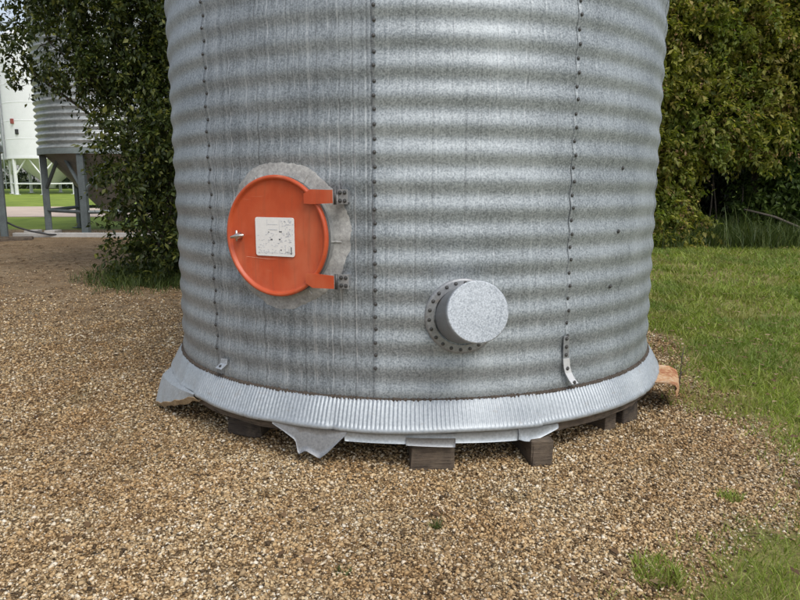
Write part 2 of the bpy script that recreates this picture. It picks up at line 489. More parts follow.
ground = bigmesh('ground', GV, GF, M['ground'], smooth=True)
tag(ground, kind='structure')
at = ground.data.attributes.new('turf', 'FLOAT', 'POINT')
at.data.foreach_set('value', grassy(GV[:, 0], GV[:, 1]).astype(np.float32))
at = ground.data.attributes.new('shaded_earth', 'FLOAT', 'POINT')
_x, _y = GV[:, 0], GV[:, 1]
_e = sm(6.0, 8.2, _y + 1.1 * wob(_x, _y)) * sm(.4, 1.6, -_x) * (1 - sm(16.2, 16.6, _y)) * (.75 + .25 * vn(_x, _y, 1.7))  # where soil and painted tree shade darken the ground, back left
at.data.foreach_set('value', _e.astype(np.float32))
at = ground.data.attributes.new('mown', 'FLOAT', 'POINT')
mown = np.maximum(sm(30.3, 31.2, GV[:, 1]), sm(18.7, 19.3, GV[:, 1]) * sm(4.5, 5.5, -GV[:, 0])).astype(np.float32)
at.data.foreach_set('value', mown)
# the drive
rx = np.arange(-60, 31, 1.5)
rows = []
for x in rx:
    y0 = 23.9 + .18 * math.sin(x * .9) + .1 * math.sin(x * 2.3); y1 = 30.6 + .22 * math.sin(x * .7 + 1) + .1 * math.sin(x * 2.9)
    rows.append([(x, y, float(terr(x, y)) + .012 + .035 * math.sin(math.pi * q / 7)) for q, y in enumerate(np.linspace(y0, y1, 8))])
drive = mesh('gravel_drive', [p for r in rows for p in r], grid_faces(len(rows), 8), M['road'], smooth=True)
tag(drive, kind='structure')

# ------------------------------------------------------------------ main grain bin
CX, CY, RB = 0.105, 5.0, 1.69
PW, AW = 0.137, 0.0062
ZB, ZT = 0.352, 4.0
BIN = empty('grain_bin', (CX, CY, 0.13), 'large corrugated galvanised grain bin with a round orange door, standing on timber blocks', 'grain bin')
def cyl(th, r, z):
    return (CX + r * math.sin(th), CY - r * math.cos(th), z)
def wall_r(z):
    return RB + AW * np.sin(2 * math.pi * (z - 1.45) / PW)
SEAM0, PANW = -7.8, 36.2
def make_panel(k):
    a0 = SEAM0 + PANW * k; a1 = a0 + PANW if k < 4 else SEAM0 - PANW * 5 + 360
    front = -120 < (a0 + a1) / 2 < 120
    ov = 0.55
    lo, hi = a0 - ov, a1 + ov * 0.2
    rng = np.random.default_rng(100 + k)
    cols = {lo: 0.0, hi: 0.0}
    depths = []; fine = []
    if front:
        sp = 2.35 if k == -1 else 2.75
        c = a0 + 1.6
        while c < a1 - .6:
            d = rng.uniform(.4, 1.6) * (0.0015 if k == -1 else 0.0009)
            depths.append((c, d))
            for q in (-.62, -.3, -.13, 0, .13, .3, .62): cols[round(c + q, 4)] = 0
            c += sp * rng.uniform(.82, 1.18)
        c = a0 + .5
        while c < a1 - .4:
            fine.append(c)
            for q in (-.2, -.1, 0, .1, .2): cols[round(c + q, 4)] = 0
            c += (.85 if k == -1 else 1.5) * rng.uniform(.6, 1.5)
        for q in np.arange(lo, hi, .9): cols[round(q, 4)] = 0
    else:
        for q in np.arange(lo, hi, 1.5): cols[round(q, 4)] = 0
    th = np.array(sorted(cols))
    zs = np.linspace(ZB, ZT, int((ZT - ZB) / PW * 10) + 1)
    T, Zz = np.meshgrid(th, zs, indexing='ij')
    rr = RB + (wall_r(Zz) - RB) * (.88 if k == -1 else 1)
    for c, d in depths:
        lz = 0.75 + 0.5 * np.sin(Zz * rng.uniform(2, 6) + rng.uniform(0, 6))
        rr = rr - d * lz * np.exp(-((T - c) / .17) ** 2) + .45 * d * lz * np.exp(-((T - c - .42) / .3) ** 2)
    # sheet overlap: left edge lies proud of its neighbour
    rr = rr + 0.0014 * (1 - sm(0.0, 2.2, T - lo)) + 0.0006
    # a few shallow dents
    for _ in range(9 if front else 0):
        tc, zc = rng.uniform(lo, hi), rng.uniform(.5, 3)
        rr = rr - rng.uniform(.001, .004) * np.exp(-((T - tc) / rng.uniform(2, 5)) ** 2 - ((Zz - zc) / rng.uniform(.05, .25)) ** 2)
    dirt = np.zeros_like(T)
    for c, d in depths:
        lz = np.clip(.55 + .5 * np.sin(Zz * rng.uniform(3, 9) + rng.uniform(0, 6)) + .3 * np.sin(Zz * 46 + rng.uniform(0, 6)), 0, 1)
        sg = 1.0 if rng.uniform() < .72 else -0.8
        dirt += sg * rng.uniform(.35, 1.0) * lz * np.exp(-((T - c) / .12) ** 2)
    for c in fine:
        ph = rng.uniform(0, 6)
        lz = np.clip(.35 + .5 * np.sin(Zz * rng.uniform(2, 7) + ph) + .45 * np.sin((Zz - 1.45) * 2 * math.pi / PW + math.pi + rng.uniform(-.6, .6)), 0, 1)
        dirt += (-1 if rng.uniform() < .62 else .8) * rng.uniform(.3, 1.0) * lz * np.exp(-((T - c) / .085) ** 2)
    if k != -1: dirt *= .55
    tr = np.radians(T)
    V = np.stack([CX + rr * np.sin(tr), CY - rr * np.cos(tr), Zz], -1).reshape(-1, 3)
    n1, n2 = T.shape
    I, J = np.meshgrid(np.arange(n1 - 1), np.arange(n2 - 1), indexing='ij')
    a = (I * n2 + J).ravel()
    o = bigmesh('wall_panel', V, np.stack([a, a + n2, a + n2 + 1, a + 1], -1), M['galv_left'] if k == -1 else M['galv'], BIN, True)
    at = o.data.attributes.new('roll_mark', 'FLOAT', 'POINT')
    at.data.foreach_set('value', dirt.ravel().astype(np.float32))
    so = o.modifiers.new('thickness', 'SOLIDIFY'); so.thickness = 0.0018; so.offset = -1
    return o
panels = {}
for k in range(-5, 5):
    panels[k] = make_panel(k)

# bolt mesh: washer plus hex head, axis +X
def bolt_mesh(name, r=0.0085, h=0.007):
    V, F = [], []
    rings = [(r * 1.45, 0, 10), (r * 1.45, h * .25, 10), (r * .98, h * .28, 10), (r * .9, h, 10), (r * .5, h * 1.25, 10)]
    for rr, x, n in rings:
        for i in range(n):
            t = 2 * math.pi * i / n
            V.append((x, rr * math.cos(t), rr * math.sin(t)))
    for q in range(len(rings) - 1):
        for i in range(10):
            j = (i + 1) % 10
            F.append((q * 10 + i, q * 10 + j, q * 10 + 10 + j, q * 10 + 10 + i))
    F.append(tuple((len(rings) - 1) * 10 + i for i in range(10)))
    me = bpy.data.meshes.new(name); me.from_pydata(V, [], F); me.update()
    me.materials.append(M['bolt'])
    return me
BM = bolt_mesh('bolt')
def put_bolt(parent, pos, ndir, me=BM, sc=1.0, spin=None):
    o = bpy.data.objects.new('bolt', me); COL.objects.link(o)
    o.parent = parent
    o.location = Vector(pos) - wloc(parent)
    q = Vector(ndir).to_track_quat('X', 'Z')
    o.rotation_euler = q.to_euler(); o.scale = (sc, sc, sc)
    return o
for k in (-1, 0, 1, 2):
    th = R(SEAM0 + PANW * k - 0.05)
    if k == 2: continue
    for i in range(-14, 16):
        z = 1.45 + PW * (0.25 + 0.5 * i) + random.uniform(-.004, .004)
        if z < ZB + .03 or z > 2.75: continue
        thj = th + R(random.uniform(-.05, .05))
        rr = float(wall_r(z)) + 0.004
        put_bolt(panels[k], cyl(thj, rr, z), (math.sin(thj), -math.cos(thj), 0), sc=.82)
for px_th, z in ((41.5, 1.21), (40.0, .90), (42.5, 1.56)):
    th = R(px_th); put_bolt(panels[1], cyl(th, float(wall_r(z)) + .002, z), (math.sin(th), -math.cos(th), 0), sc=.95)

# conical roof and eave
rings = [(RB + .05, ZT - .06), (RB + .07, ZT + .0), (RB * .6, ZT + .42), (.22, ZT + .78), (.22, ZT + .86), (0.02, ZT + .9)]
V = []; n = 60
for r_, z_ in rings:
    for i in range(n):
        rib = .02 if (i % 4 == 0 and r_ > .3) else 0
        V.append(cyl(2 * math.pi * i / n, r_, z_ + rib))
F = []
for q in range(len(rings) - 1):
    for i in range(n):
        j = (i + 1) % n
        F.append((q * n + i, q * n + j, q * n + n + j, q * n + n + i))
roof = mesh('roof', V, F, M['galv'], BIN)

# timber floor deck the wall stands on
V, F = [], []
n = 96
for r_, z_ in ((1.69, .145), (1.735, .145), (1.735, .200), (1.69, .222), (0.0, .222)):
    for i in range(n): V.append(cyl(2 * math.pi * i / n, r_ + (.006 * math.sin(i * 2.1) if r_ > 1 else 0), z_))
for q in range(4):
    for i in range(n):
        j = (i + 1) % n
        F.append((q * n + i, q * n + j, q * n + n + j, q * n + n + i))
F.append(tuple(range(n - 1, -1, -1)))
mesh('floor_deck', V, F, M['timber'], BIN)
# steel drum ring between deck and wall foot
V, F = [], []
for r_, z_ in ((1.675, .222), (1.675, .36)):
    for i in range(n): V.append(cyl(2 * math.pi * i / n, r_, z_))
F = [(i, (i + 1) % n, n + (i + 1) % n, n + i) for i in range(n)]
mesh('foot_ring', V, F, M['galv'], BIN, True)

# ribbed skirt in overlapping segments
def make_skirt(a0, a1, proud, dip):
    sp = 0.73                                         # degrees per rib
    sub = 6
    th = np.arange(a0, a1 + 1e-6, sp / sub)
    prof = [(1.7035, .3585), (1.7045, .3578), (1.7055, .357), (1.722, .332), (1.738, .305), (1.753, .276), (1.766, .249), (1.7725, .236),
            (1.7790, .228), (1.7825, .221), (1.7835, .210), (1.7770, .203)]
    amp = [0, 0, .0022, .0032, .0033, .0033, .0032, .0027, .0008, 0, 0, 0]
    rng = np.random.default_rng(int(a0 * 10) % 1000 + 5)
    dents = [(rng.uniform(a0, a1), rng.uniform(.5, 3.0), rng.uniform(-.004, .008)) for _ in range(int((a1 - a0) / 4))]
    rows = []
    for i, t in enumerate(th):
        fade = 1 - sm(-58, -46, np.array(t)) if t < 0 else 0
        fade = 1 - float(fade) if t < 0 else 1.0
        fade = float(sm(-57, -43, np.array(t))) * .97 + .03
        rib = math.cos(2 * math.pi * t / sp)
        rib = math.copysign(abs(rib) ** .75, rib)
        wv = .004 * math.sin(math.radians(t) * 5 + 1) + .003 * math.sin(math.radians(t) * 13)
        dent = sum(dd_ * math.exp(-((t - tc) / dw) ** 2) for tc, dw, dd_ in dents)
        ribv = .75 + .35 * math.sin(math.radians(t) * 17 + 2) * math.sin(math.radians(t) * 5.3)
        rib *= ribv
        row = []
        for (r_, z_), am in zip(prof, amp):
            u = (r_ - 1.693) / .09
            row.append(cyl(math.radians(t), r_ - dent * u + proud * (.3 + .7 * u) + am * rib * fade * .9, z_ + proud * .4 + am * rib * fade * .45 + wv * u - dip * u))
        rows.append(row)
    nu, nv = len(rows), len(prof)
    V = np.array(rows).reshape(-1, 3)
    I, J = np.meshgrid(np.arange(nu - 1), np.arange(nv - 1), indexing='ij')
    a = (I * nv + J).ravel()
    o = bigmesh('skirt_segment', V, np.stack([a, a + 1, a + nv + 1, a + nv], -1), M['galv_skirt'], BIN, True)
    so = o.modifiers.new('thickness', 'SOLIDIFY'); so.thickness = 0.002; so.offset = 1
    return o
make_skirt(-34.2, 21.4, .0045, 0)
make_skirt(-96, -33.4, 0, 0)
make_skirt(20.8, 92, 0, -.004)
make_skirt(91, 265, 0, 0)

# crumbly tar line where the wall meets the skirt
rows = []
for t in np.arange(-95, 96, .22):
    j = random.uniform(-.006, .003) if random.random() < .8 else random.uniform(.0, .007)
    th = math.radians(t)
    rows.append([cyl(th, 1.7100 + j * .4, .3540), cyl(th, 1.7085 + j * .4, .3620 + j * .3), cyl(th, 1.688, .373 + j)])
mesh('sealant', [p for r in rows for p in r], grid_faces(len(rows), 3), M['gap'], BIN)

# ---------------------------- round orange door (built in a local frame on the wall)
TH_D, Z_D = R(-25.3), 1.203
def frame(th, r, z, tilt=0.0, yaw=0.0):
    n = Vector((math.sin(th + yaw), -math.cos(th + yaw), 0))
    e = Vector((math.cos(th + yaw), math.sin(th + yaw), 0))
    u = Vector((0, 0, 1))
    if tilt:
        n2 = n * math.cos(tilt) + u * math.sin(tilt); u2 = u * math.cos(tilt) - n * math.sin(tilt)
        n, u = n2, u2
    o = Vector(cyl(th, r, z))
    return lambda a, b, c: tuple(o + e * a + u * b + n * c)
def lathe(fr, prof, n=64, close_in=False):
    V, F = [], []
    for r_, c in prof:
        for i in range(n):
            t = 2 * math.pi * i / n
            V.append(fr(r_ * math.cos(t), r_ * math.sin(t), c))
    for q in range(len(prof) - 1):
        for i in range(n):
            j = (i + 1) % n
            F.append((q * n + i, q * n + j, q * n + n + j, q * n + n + i))
    if close_in: F.append(tuple((len(prof) - 1) * n + i for i in range(n)))
    return V, F
fd = frame(TH_D, RB - .036, Z_D)
fm = frame(TH_D, RB, Z_D)
# mastic ring pressed on the corrugations: follows the wall
rows = []
for i in range(144):
    t = 2 * math.pi * i / 144
    row = []
    ro = .384 + .006 * math.sin(3 * t + 1) + random.uniform(-.004, .004) + .004 * math.sin(7 * t)
    for q, rr in enumerate((.304, .330, .362, ro)):
        a, b = rr * math.cos(t), rr * math.sin(t)
        ww = float(wall_r(Z_D + b)) - RB
        c = math.sqrt(RB * RB - a * a) - RB
        lift = (.014, .009, .007, .0012)[q] + random.uniform(-.0015, .0015)
        row.append(fm(a, b, c * 1.0 + ww * (0.2 + .25 * q) + lift))
    rows.append(row)
mring = mesh('mastic_ring', [p for r in rows for p in r], grid_faces(144, 4, True), M['mastic'], BIN, True)
collar = mesh('door_collar', *lathe(fd, [(.308, -.09), (.308, .066), (.305, .0715), (.286, .072), (.283, -.10)]), M['collar'], BIN, True)
for ang in (-4, 62, 118, 176, 238, 300):
    t = R(ang)
    wv, wf = tube([fd(.309 * math.cos(t), .309 * math.sin(t), .055), fm(.311 * math.cos(t), .311 * math.sin(t), math.sqrt(RB ** 2 - (.311 * math.cos(t)) ** 2) - RB + .016), fm(.345 * math.cos(t), .345 * math.sin(t), math.sqrt(RB ** 2 - (.345 * math.cos(t)) ** 2) - RB + .010)], .0045, 6)
    mesh('spot_weld', wv, wf, M['mastic'], collar)
mesh('gasket', *lathe(fd, [(.309, .062), (.3125, .064), (.3125, .075), (.300, .0765)], 64), M['gasket'], BIN, True)
door = mesh('door', *lathe(fd, [(.300, .074), (.311, .080), (.314, .092), (.312, .102), (.307, .107), (.299, .107), (.293, .102), (.2905, .090), (.285, .0885), (.10, .092), (.001, .0925)], 96), M['orange'], BIN, True)
# back of the door so it is a solid lid
mesh('door_back', *lathe(fd, [(.300, .072), (.2, .0715), (.001, .0715)], 48), M['orange'], door)
# hinge arms, plates, knuckles
for b in (.205, -.215):
    V, F = [], []
    out = [(.190, -.034), (.235, -.037), (.352, -.031), (.352, .033), (.230, .036), (.190, .014)]
    if b < 0: out = [(p, -q) for p, q in reversed(out)]
    V, F = plate([fd(p, b + q, .1155) for p, q in out], .010)
    arm = mesh('hinge_arm', V, F, M['orange'], door)
    kv, kf = tube([fd(.358, b - .038, .094), fd(.358, b + .038, .094)], .008, 10)
    mesh('hinge_knuckle', kv, kf, M['bolt'], door, True)
    V, F = plate([fd(p, b + q, .078) for p, q in ((.364, -.036), (.418, -.036), (.418, .036), (.364, .036))], .006)
    hp = mesh('hinge_plate', V, F, M['collar'], BIN)
    vv, ff = join(plate([fd(p, b + q, .0715) for p, q in ((.360, -.030), (.384, -.030), (.384, .030), (.360, .030))], .13))
    mesh('hinge_block', vv, ff, M['galv_tube'], hp)
    for p, q in ((.378, .020), (.404, .020), (.378, -.020), (.404, -.020)):
        put_bolt(hp, fd(p, b + q, .079), Vector(fd(0, 0, 1)) - Vector(fd(0, 0, 0)), sc=.85)
# latch
lt = mesh('latch', *join(lathe(frame(TH_D, RB, Z_D), [(0.0001, 0.09)]) if False else tube([fd(-.232, -.004, .094), fd(-.232, -.004, .128)], [.020, .013], 12),
                         tube([fd(-.262, -.010, .128), fd(-.225, -.002, .134), fd(-.178, .004, .130)], [.008, .010, .006], 8),
                         tube([fd(-.238, -.03, .112), fd(-.236, .026, .116)], .006, 8)), M['chrome'], door, True)
# paper warning label
def rrect(a0, a1, b0, b1, rad, c, n=4):
    P = []
    for cx_, cy_, s in ((a1 - rad, b0 + rad, -90), (a1 - rad, b1 - rad, 0), (a0 + rad, b1 - rad, 90), (a0 + rad, b0 + rad, 180)):
        for i in range(n + 1):
            t = R(s + 90 * i / n); P.append(fd(cx_ + rad * math.cos(t), cy_ + rad * math.sin(t), c))
    return P
lab = mesh('label_plate', *plate(rrect(-.125, .117, -.102, .098, .012, .0985), .003), M['white_label'], door)
lab['label'] = 'faded white warning label with worn illegible print'
mesh('scratch', *plate([fd(-.19, -.112, .0992), fd(-.06, -.118, .0992), fd(-.06, -.1165, .0992), fd(-.19, -.1105, .0992)], .0005), M['scratch'], door)
mesh('scratch', *plate([fd(-.06, -.118, .0992), fd(.02, -.116, .0992), fd(-.06, -.1165, .0992)], .0005), M['scratch'], door)
marks = []; dark = []
rr_ = random.Random(4)
def mk(lst, a0, a1, b0, b1): lst.append(plate([fd(a0, b0, .0992), fd(a1, b0, .0992), fd(a1, b1, .0992), fd(a0, b1, .0992)], .0004))
for (a0, a1, b) in ((-.045, .015, .060), (-.045, .015, .034), (-.030, .012, .032)): mk(marks, a0, a1, b, b + .003)
mk(marks, .026, .028, .028, .088); mk(marks, -.050, -.048, .055, .088)
for _ in range(90):
    a = rr_.uniform(-.115, .105); b = rr_.uniform(-.092, .02)
    mk(marks, a, a + rr_.uniform(.003, .012), b, b + rr_.uniform(.002, .005))
for _ in range(34):
    a = rr_.uniform(.035, .105); b = rr_.uniform(.0, .085)
    mk(marks, a, a + rr_.uniform(.004, .010), b, b + rr_.uniform(.003, .008))
for i in range(22):
    a = -.112 + i * .0095; mk(marks, a, a + rr_.uniform(.004, .007), -.088, -.084 + rr_.uniform(0, .004))
for a, b, w_, h_ in ((-.030, -.020, .012, .008), (.022, -.018, .010, .007), (.024, .022, .018, .006), (-.045, .020, .008, .004), (.094, -.090, .006, .038),
                     (.060, -.086, .003, .034), (.082, -.088, .003, .030), (.066, -.080, .012, .003), (.030, -.072, .008, .006), (.09, -.088, .010, .006)):
    mk(dark if w_ > .0055 else marks, a, a + w_, b, b + h_)
tag(mesh('print', *join(*marks), M['print_faint'], lab), kind='stuff')
tag(mesh('print', *join(*dark), M['print_dark'], lab), kind='stuff')

# ---------------------------- capped spout
TH_S, Z_S = R(7.3), .803
fs = frame(TH_S, RB - .005, Z_S)
ft = frame(TH_S, RB - .005, Z_S, tilt=R(14))
sp = empty('spout', (0, 0, 0)); sp.parent = BIN; sp.location = Vector(cyl(TH_S, RB, Z_S)) - wloc(BIN)
# the spout's parts: mounting ring on the wall, tilted tube, flat cap
rows = []
for i in range(72):
    t = 2 * math.pi * i / 72
    row = []
    for rr, lift in ((.150, .016), (.182, .015), (.194, .014), (.196, .004)):
        a, b = rr * math.cos(t), rr * math.sin(t)
        row.append(fs(a, b, math.sqrt(RB * RB - a * a) - RB + .006 + lift))
    rows.append(row)
del_sp = sp
bpy.data.objects.remove(sp)
tubeo = mesh('spout', *lathe(ft, [(.142, -.10), (.142, .325), (.144, .328)], 56), M['galv_tube'], BIN, True)
mesh('mounting_ring', [p for r in rows for p in r], grid_faces(72, 4, True), M['galv_tube'], tubeo, True)
cap = mesh('spout_cap', *lathe(ft, [(.1425, .302), (.1455, .302), (.1465, .338), (.144, .342), (.141, .343), (.05, .3435), (.001, .3435)], 64), M['galv_bright'], tubeo)
for i in range(22):
    t = 2 * math.pi * (i + .3) / 22
    a, b = .174 * math.cos(t), .174 * math.sin(t)
    put_bolt(tubeo, fs(a, b, math.sqrt(RB * RB - a * a) - RB + .0215), Vector(fs(0, 0, 1)) - Vector(fs(0, 0, 0)), sc=.8)

# ---------------------------- anchor strap on the right seam, small clip on the left seam
th0 = R(27.9)
fa = frame(th0, RB, .5)
def strap_rows(pts, w0):
    return [[fa(x - w0, z - .5, c) for x in (0,)] + [fa(x + w0, z - .5, c)] for x, z, c in pts]
st1 = mesh('seam_plate', *sheet([[fa(-.020, z - .5, .017), fa(.020, z - .5, .017)] for z in (.66, .60, .55, .50)], .005), M['galv_tube'], BIN)
for z in (.645, .60, .555): put_bolt(st1, fa(.0, z - .5, .018), Vector(fa(0, 0, 1)) - Vector(fa(0, 0, 0)), sc=.9)
pts = [(0.0, .535, .022), (0.004, .49, .024), (.012, .455, .030), (.026, .42, .044), (.038, .398, .058)]
st2 = mesh('anchor_strap', *sheet([[fa(x - .022, z - .5, c), fa(x + .022, z - .5, c)] for x, z, c in pts], .005), M['strap'], BIN)
for x, z, c in ((.006, .48, .026), (.034, .405, .054)):
    put_bolt(st2, fa(x, z - .5, c + .001), Vector(fa(0, 0, 1)) - Vector(fa(0, 0, 0)), sc=.9)
fc = frame(R(-41.6), RB, .44)
cl = mesh('anchor_clip', *join(sheet([[fc(-.030, .028, .012), fc(.030, .034, .012)], [fc(-.030, .0, .016), fc(.032, .006, .016)], [fc(-.034, -.022, .050), fc(.024, -.020, .052)]], .005)), M['galv_bright'], BIN)
put_bolt(cl, fc(-.003, -.010, .036), Vector(fc(0, .6, .8)) - Vector(fc(0, 0, 0)), sc=.8)

# ---------------------------- loose flashing under the skirt (outline on the skirt's cylinder, hanging and bent)
def tz(pts, thick, m, name, label=None):
    P = [cyl(R(t), r_, z) for t, r_, z in pts]
    o = mesh(name, *plate(P, thick), m, BIN)
    if label: o['label'] = label
    return o
def strip(a0, a1, f_top, f_bot, r_top, r_bot, m, name, step=1.0, label=None):
    rows = []
    n_ = max(3, int((a1 - a0) / step))
    for i in range(n_ + 1):
        t = a0 + (a1 - a0) * i / n_
        zt, zb = f_top(t), f_bot(t)
        mid = (zt + zb) / 2
        rows.append([cyl(R(t), r_top, zt), cyl(R(t), (r_top + r_bot) / 2 + .004, mid), cyl(R(t), r_bot, zb)])
    o = mesh(name, *sheet(rows, .0025), m, BIN, True)
    if label: o['label'] = label
    return o
lin = lambda xs, ys: (lambda t: float(np.interp(t, xs, ys)))
# long pale strip below the lip, centre to right
strip(-12.8, 21.5, lambda t: .207 + .002 * math.sin(t), lin([-12.8, -2, 6, 17, 21.5], [.150, .150, .152, .140, .168]), 1.776, 1.772, M['galv_skirt'], 'flashing', .8, 'pale flashing strip below the skirt')
strip(16.8, 24.6, lin([16.8, 24.6], [.206, .205]), lin([16.8, 18.0, 19.5, 24.6], [.150, .136, .128, .180]), 1.781, 1.786, M['galv_skirt'], 'flashing', .6)
# patch over the front block
strip(-2.4, 5.8, lin([-2.4, 5.8], [.188, .182]), lin([-2.4, 5.8], [.146, .133]), 1.782, 1.780, M['galv_tube'], 'flashing', .6)
# torn pointed flap
def torn():
    top = [(-26.5, .206), (-21, .206), (-12.3, .205)]
    bot = {-26.5: .196, -24: .165, -21.6: .128, -21.0: .055, -19.6: .082, -17.0: .050, -15.6: .085, -12.3: .193}
    ks = sorted(bot); rows = []
    for t in np.arange(-26.5, -12.29, .355):
        zt = float(np.interp(t, [a for a, _ in top], [b for _, b in top])); zb = float(np.interp(t, ks, [bot[k] for k in ks]))
        rows.append([cyl(R(t), 1.779 + q * .020 * ((zt - zb) / .13), zt + (zb - zt) * q) for q in (0, .25, .5, .75, 1)])
    o = mesh('flashing', *sheet(rows, .0022), M['galv_tube'], BIN, True)
    o['label'] = 'torn pointed piece of sheet metal hanging from the skirt'
torn()
# bent flap at the far left, curling down to the gravel, with a thick torn edge facing front
rows = []; low = []
for i in range(11):
    u = i / 10
    tt_, tb_ = -72 + 23 * u, -66.5 + 17 * u
    zb_ = .040 + .165 * u ** 1.15 + .006 * math.sin(u * 23); rb_ = 1.895 - .115 * u
    top_ = (tt_, 1.779, .226)
    row = []
    for q in (0, .3, .6, .85, 1):
        bul = .026 * (1 - abs(q - .3) / .7 if q > .3 else q / .3) * (1 - .75 * u)
        row.append(cyl(R(tt_ + (tb_ - tt_) * q), top_[1] + (rb_ - top_[1]) * q + bul, top_[2] + (zb_ - top_[2]) * q ** 1.3))
    rows.append(row); low.append((tb_, rb_, zb_))
o = mesh('flashing', *sheet(rows, .003), M['galv_skirt'], BIN); o['label'] = 'bent sheet metal flap curling down to the gravel'
rows = []
for tb_, rb_, zb_ in low:
    j = random.uniform(-.005, .005)
    rows.append([cyl(R(tb_ + .15), rb_ + .003, zb_ + .004), cyl(R(tb_ + .9), rb_ - .016 + j, zb_ - .016 + j), cyl(R(tb_ + 1.0), rb_ - .04 + j, zb_ - .006)])
o = mesh('torn_edge', *sheet(rows, .006), M['torn'], BIN)
# rusty flap on the right, arched, hanging from the rim
rows = []
for i in range(11):
    u = i / 10
    t = 58.5 + 15 * u
    zb_ = .165 - .115 * sm(0, .55, np.array(u)) + .03 * sm(.6, 1, np.array(u)) + .006 * math.sin(u * 19)
    row = []
    for q in (0, .25, .5, .75, 1):
        bul = .062 * math.sin(math.pi * q * .72)
        row.append(cyl(R(t + 1.5 * q), 1.776 + bul + .075 * math.sin(math.pi * .5 * min(1, q * 1.6)), .224 + .012 * math.sin(math.pi * q) + (float(zb_) - .224) * q ** 1.7))
    rows.append(row)
o = mesh('flashing', *sheet(rows, .003), M['rust'], BIN, True); o['label'] = 'rusty sheet metal flap sticking out on the right'

# ------------------------------------------------------------------ timber blocks under the bin
def block(name, x, y, sx, sy, sz, rz, m, label, bev=.008):
    z0 = float(terr_fine(x, y)) - .012
    o = mesh(name, *box((x, y, z0 + sz / 2), (sx, sy, sz), R(rz), bev), m, None, False, (x, y, z0))
    tag(o, label, 'timber block', 'timber blocks under the bin')
    for v in o.data.vertices:
        v.co += Vector((random.uniform(-.009, .009), random.uniform(-.007, .007), random.uniform(-.006, .002)))
    return o
block('timber_block', .164, 3.42, .215, .34, .158, 2, M['timber'], 'wide weathered timber block under the front of the bin')
block('timber_block', .725, 3.47, .115, .36, .158, 9, M['timber'], 'narrow upright timber block under the bin below the spout')
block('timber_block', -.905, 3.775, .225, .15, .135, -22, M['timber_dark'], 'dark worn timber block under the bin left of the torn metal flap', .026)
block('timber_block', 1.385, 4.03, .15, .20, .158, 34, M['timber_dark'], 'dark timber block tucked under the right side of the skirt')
block('timber_block', 1.225, 3.93, .10, .24, .158, 30, M['timber'], 'timber block just left of the rightmost block under the skirt')

# ------------------------------------------------------------------ gravel stones (nobody could count them)
def pebbles():
    out_p = []
    # density falls with distance; a wide sector around the bin front
    for _ in range(1):
        n = 1000000
        d = RNG.uniform(1.7, 12.5, n); xx = RNG.uniform(-1, 1, n)
        hw = 0.95 * d + .7
        x = xx * hw; y = d
        rho = np.where(d < 2.8, 15000, 15000 * (2.8 / d) ** 2.4)
        area = 10.8 * 2 * hw          # inverse pdf
        keep = RNG.uniform(0, 1, n) < rho * area / n
        x, y = x[keep], y[keep]
        g = grassy(x, y)
        k2 = RNG.uniform(0, 1, len(x)) > np.maximum(g * 1.25, sm(5.6, 12.2, y + 2.2 * wob(x, y)))
        rr = np.hypot(x - CX, y - CY)
        k2 &= rr > 1.15
        out_p.append(np.stack([x[k2], y[k2]], -1))
    P = np.concatenate(out_p); n = len(P)
    base = np.array([(1, 0, 0), (0, 1, 0), (-1, 0, 0), (0, -1, 0), (0, 0, 1), (0, 0, -1)], float)
    quads = np.array([(0, 1, 4), (1, 2, 4), (2, 3, 4), (3, 0, 4), (1, 0, 5), (2, 1, 5), (3, 2, 5), (0, 3, 5)])
    V = np.repeat(base[None], n, 0) + RNG.uniform(-.38, .38, (n, 6, 3))
    s = np.exp(RNG.normal(0, .36, n)) * 0.0055
    big = RNG.uniform(0, 1, n) < .012; s = np.where(big, s * 1.35, np.minimum(s, .0125))
    dd = np.hypot(P[:, 0], P[:, 1]); s = s * np.clip(1 + (dd - 3.0) * .08, 1, 1.5)
    sc = np.stack([s * RNG.uniform(.9, 1.5, n), s * RNG.uniform(.8, 1.1, n), s * RNG.uniform(.5, .85, n)], -1)
    V = V * sc[:, None, :]
    t = RNG.uniform(0, 2 * np.pi, n); ca, sa = np.cos(t), np.sin(t)
    tl = RNG.normal(0, .35, n); cb, sb = np.cos(tl), np.sin(tl)
    x, y, z = V[..., 0], V[..., 1], V[..., 2]
    y2 = y * cb[:, None] - z * sb[:, None]; z2 = y * sb[:, None] + z * cb[:, None]
    x3 = x * ca[:, None] - y2 * sa[:, None]; y3 = x * sa[:, None] + y2 * ca[:, None]
    zb = terr_fine(P[:, 0], P[:, 1]) + s * .25 + RNG.uniform(-.002, .004, n)
    W = np.stack([x3 + P[:, 0:1], y3 + P[:, 1:2], z2 + zb[:, None]], -1).reshape(-1, 3)
    F = (quads[None] + (np.arange(n) * 6)[:, None, None]).reshape(-1, 3)
    o = bigmesh('gravel', W, F, M['pebble'])
    tag(o, 'loose tan and white gravel stones covering the yard', 'gravel', kind='stuff')
    return n
print('pebbles', pebbles())

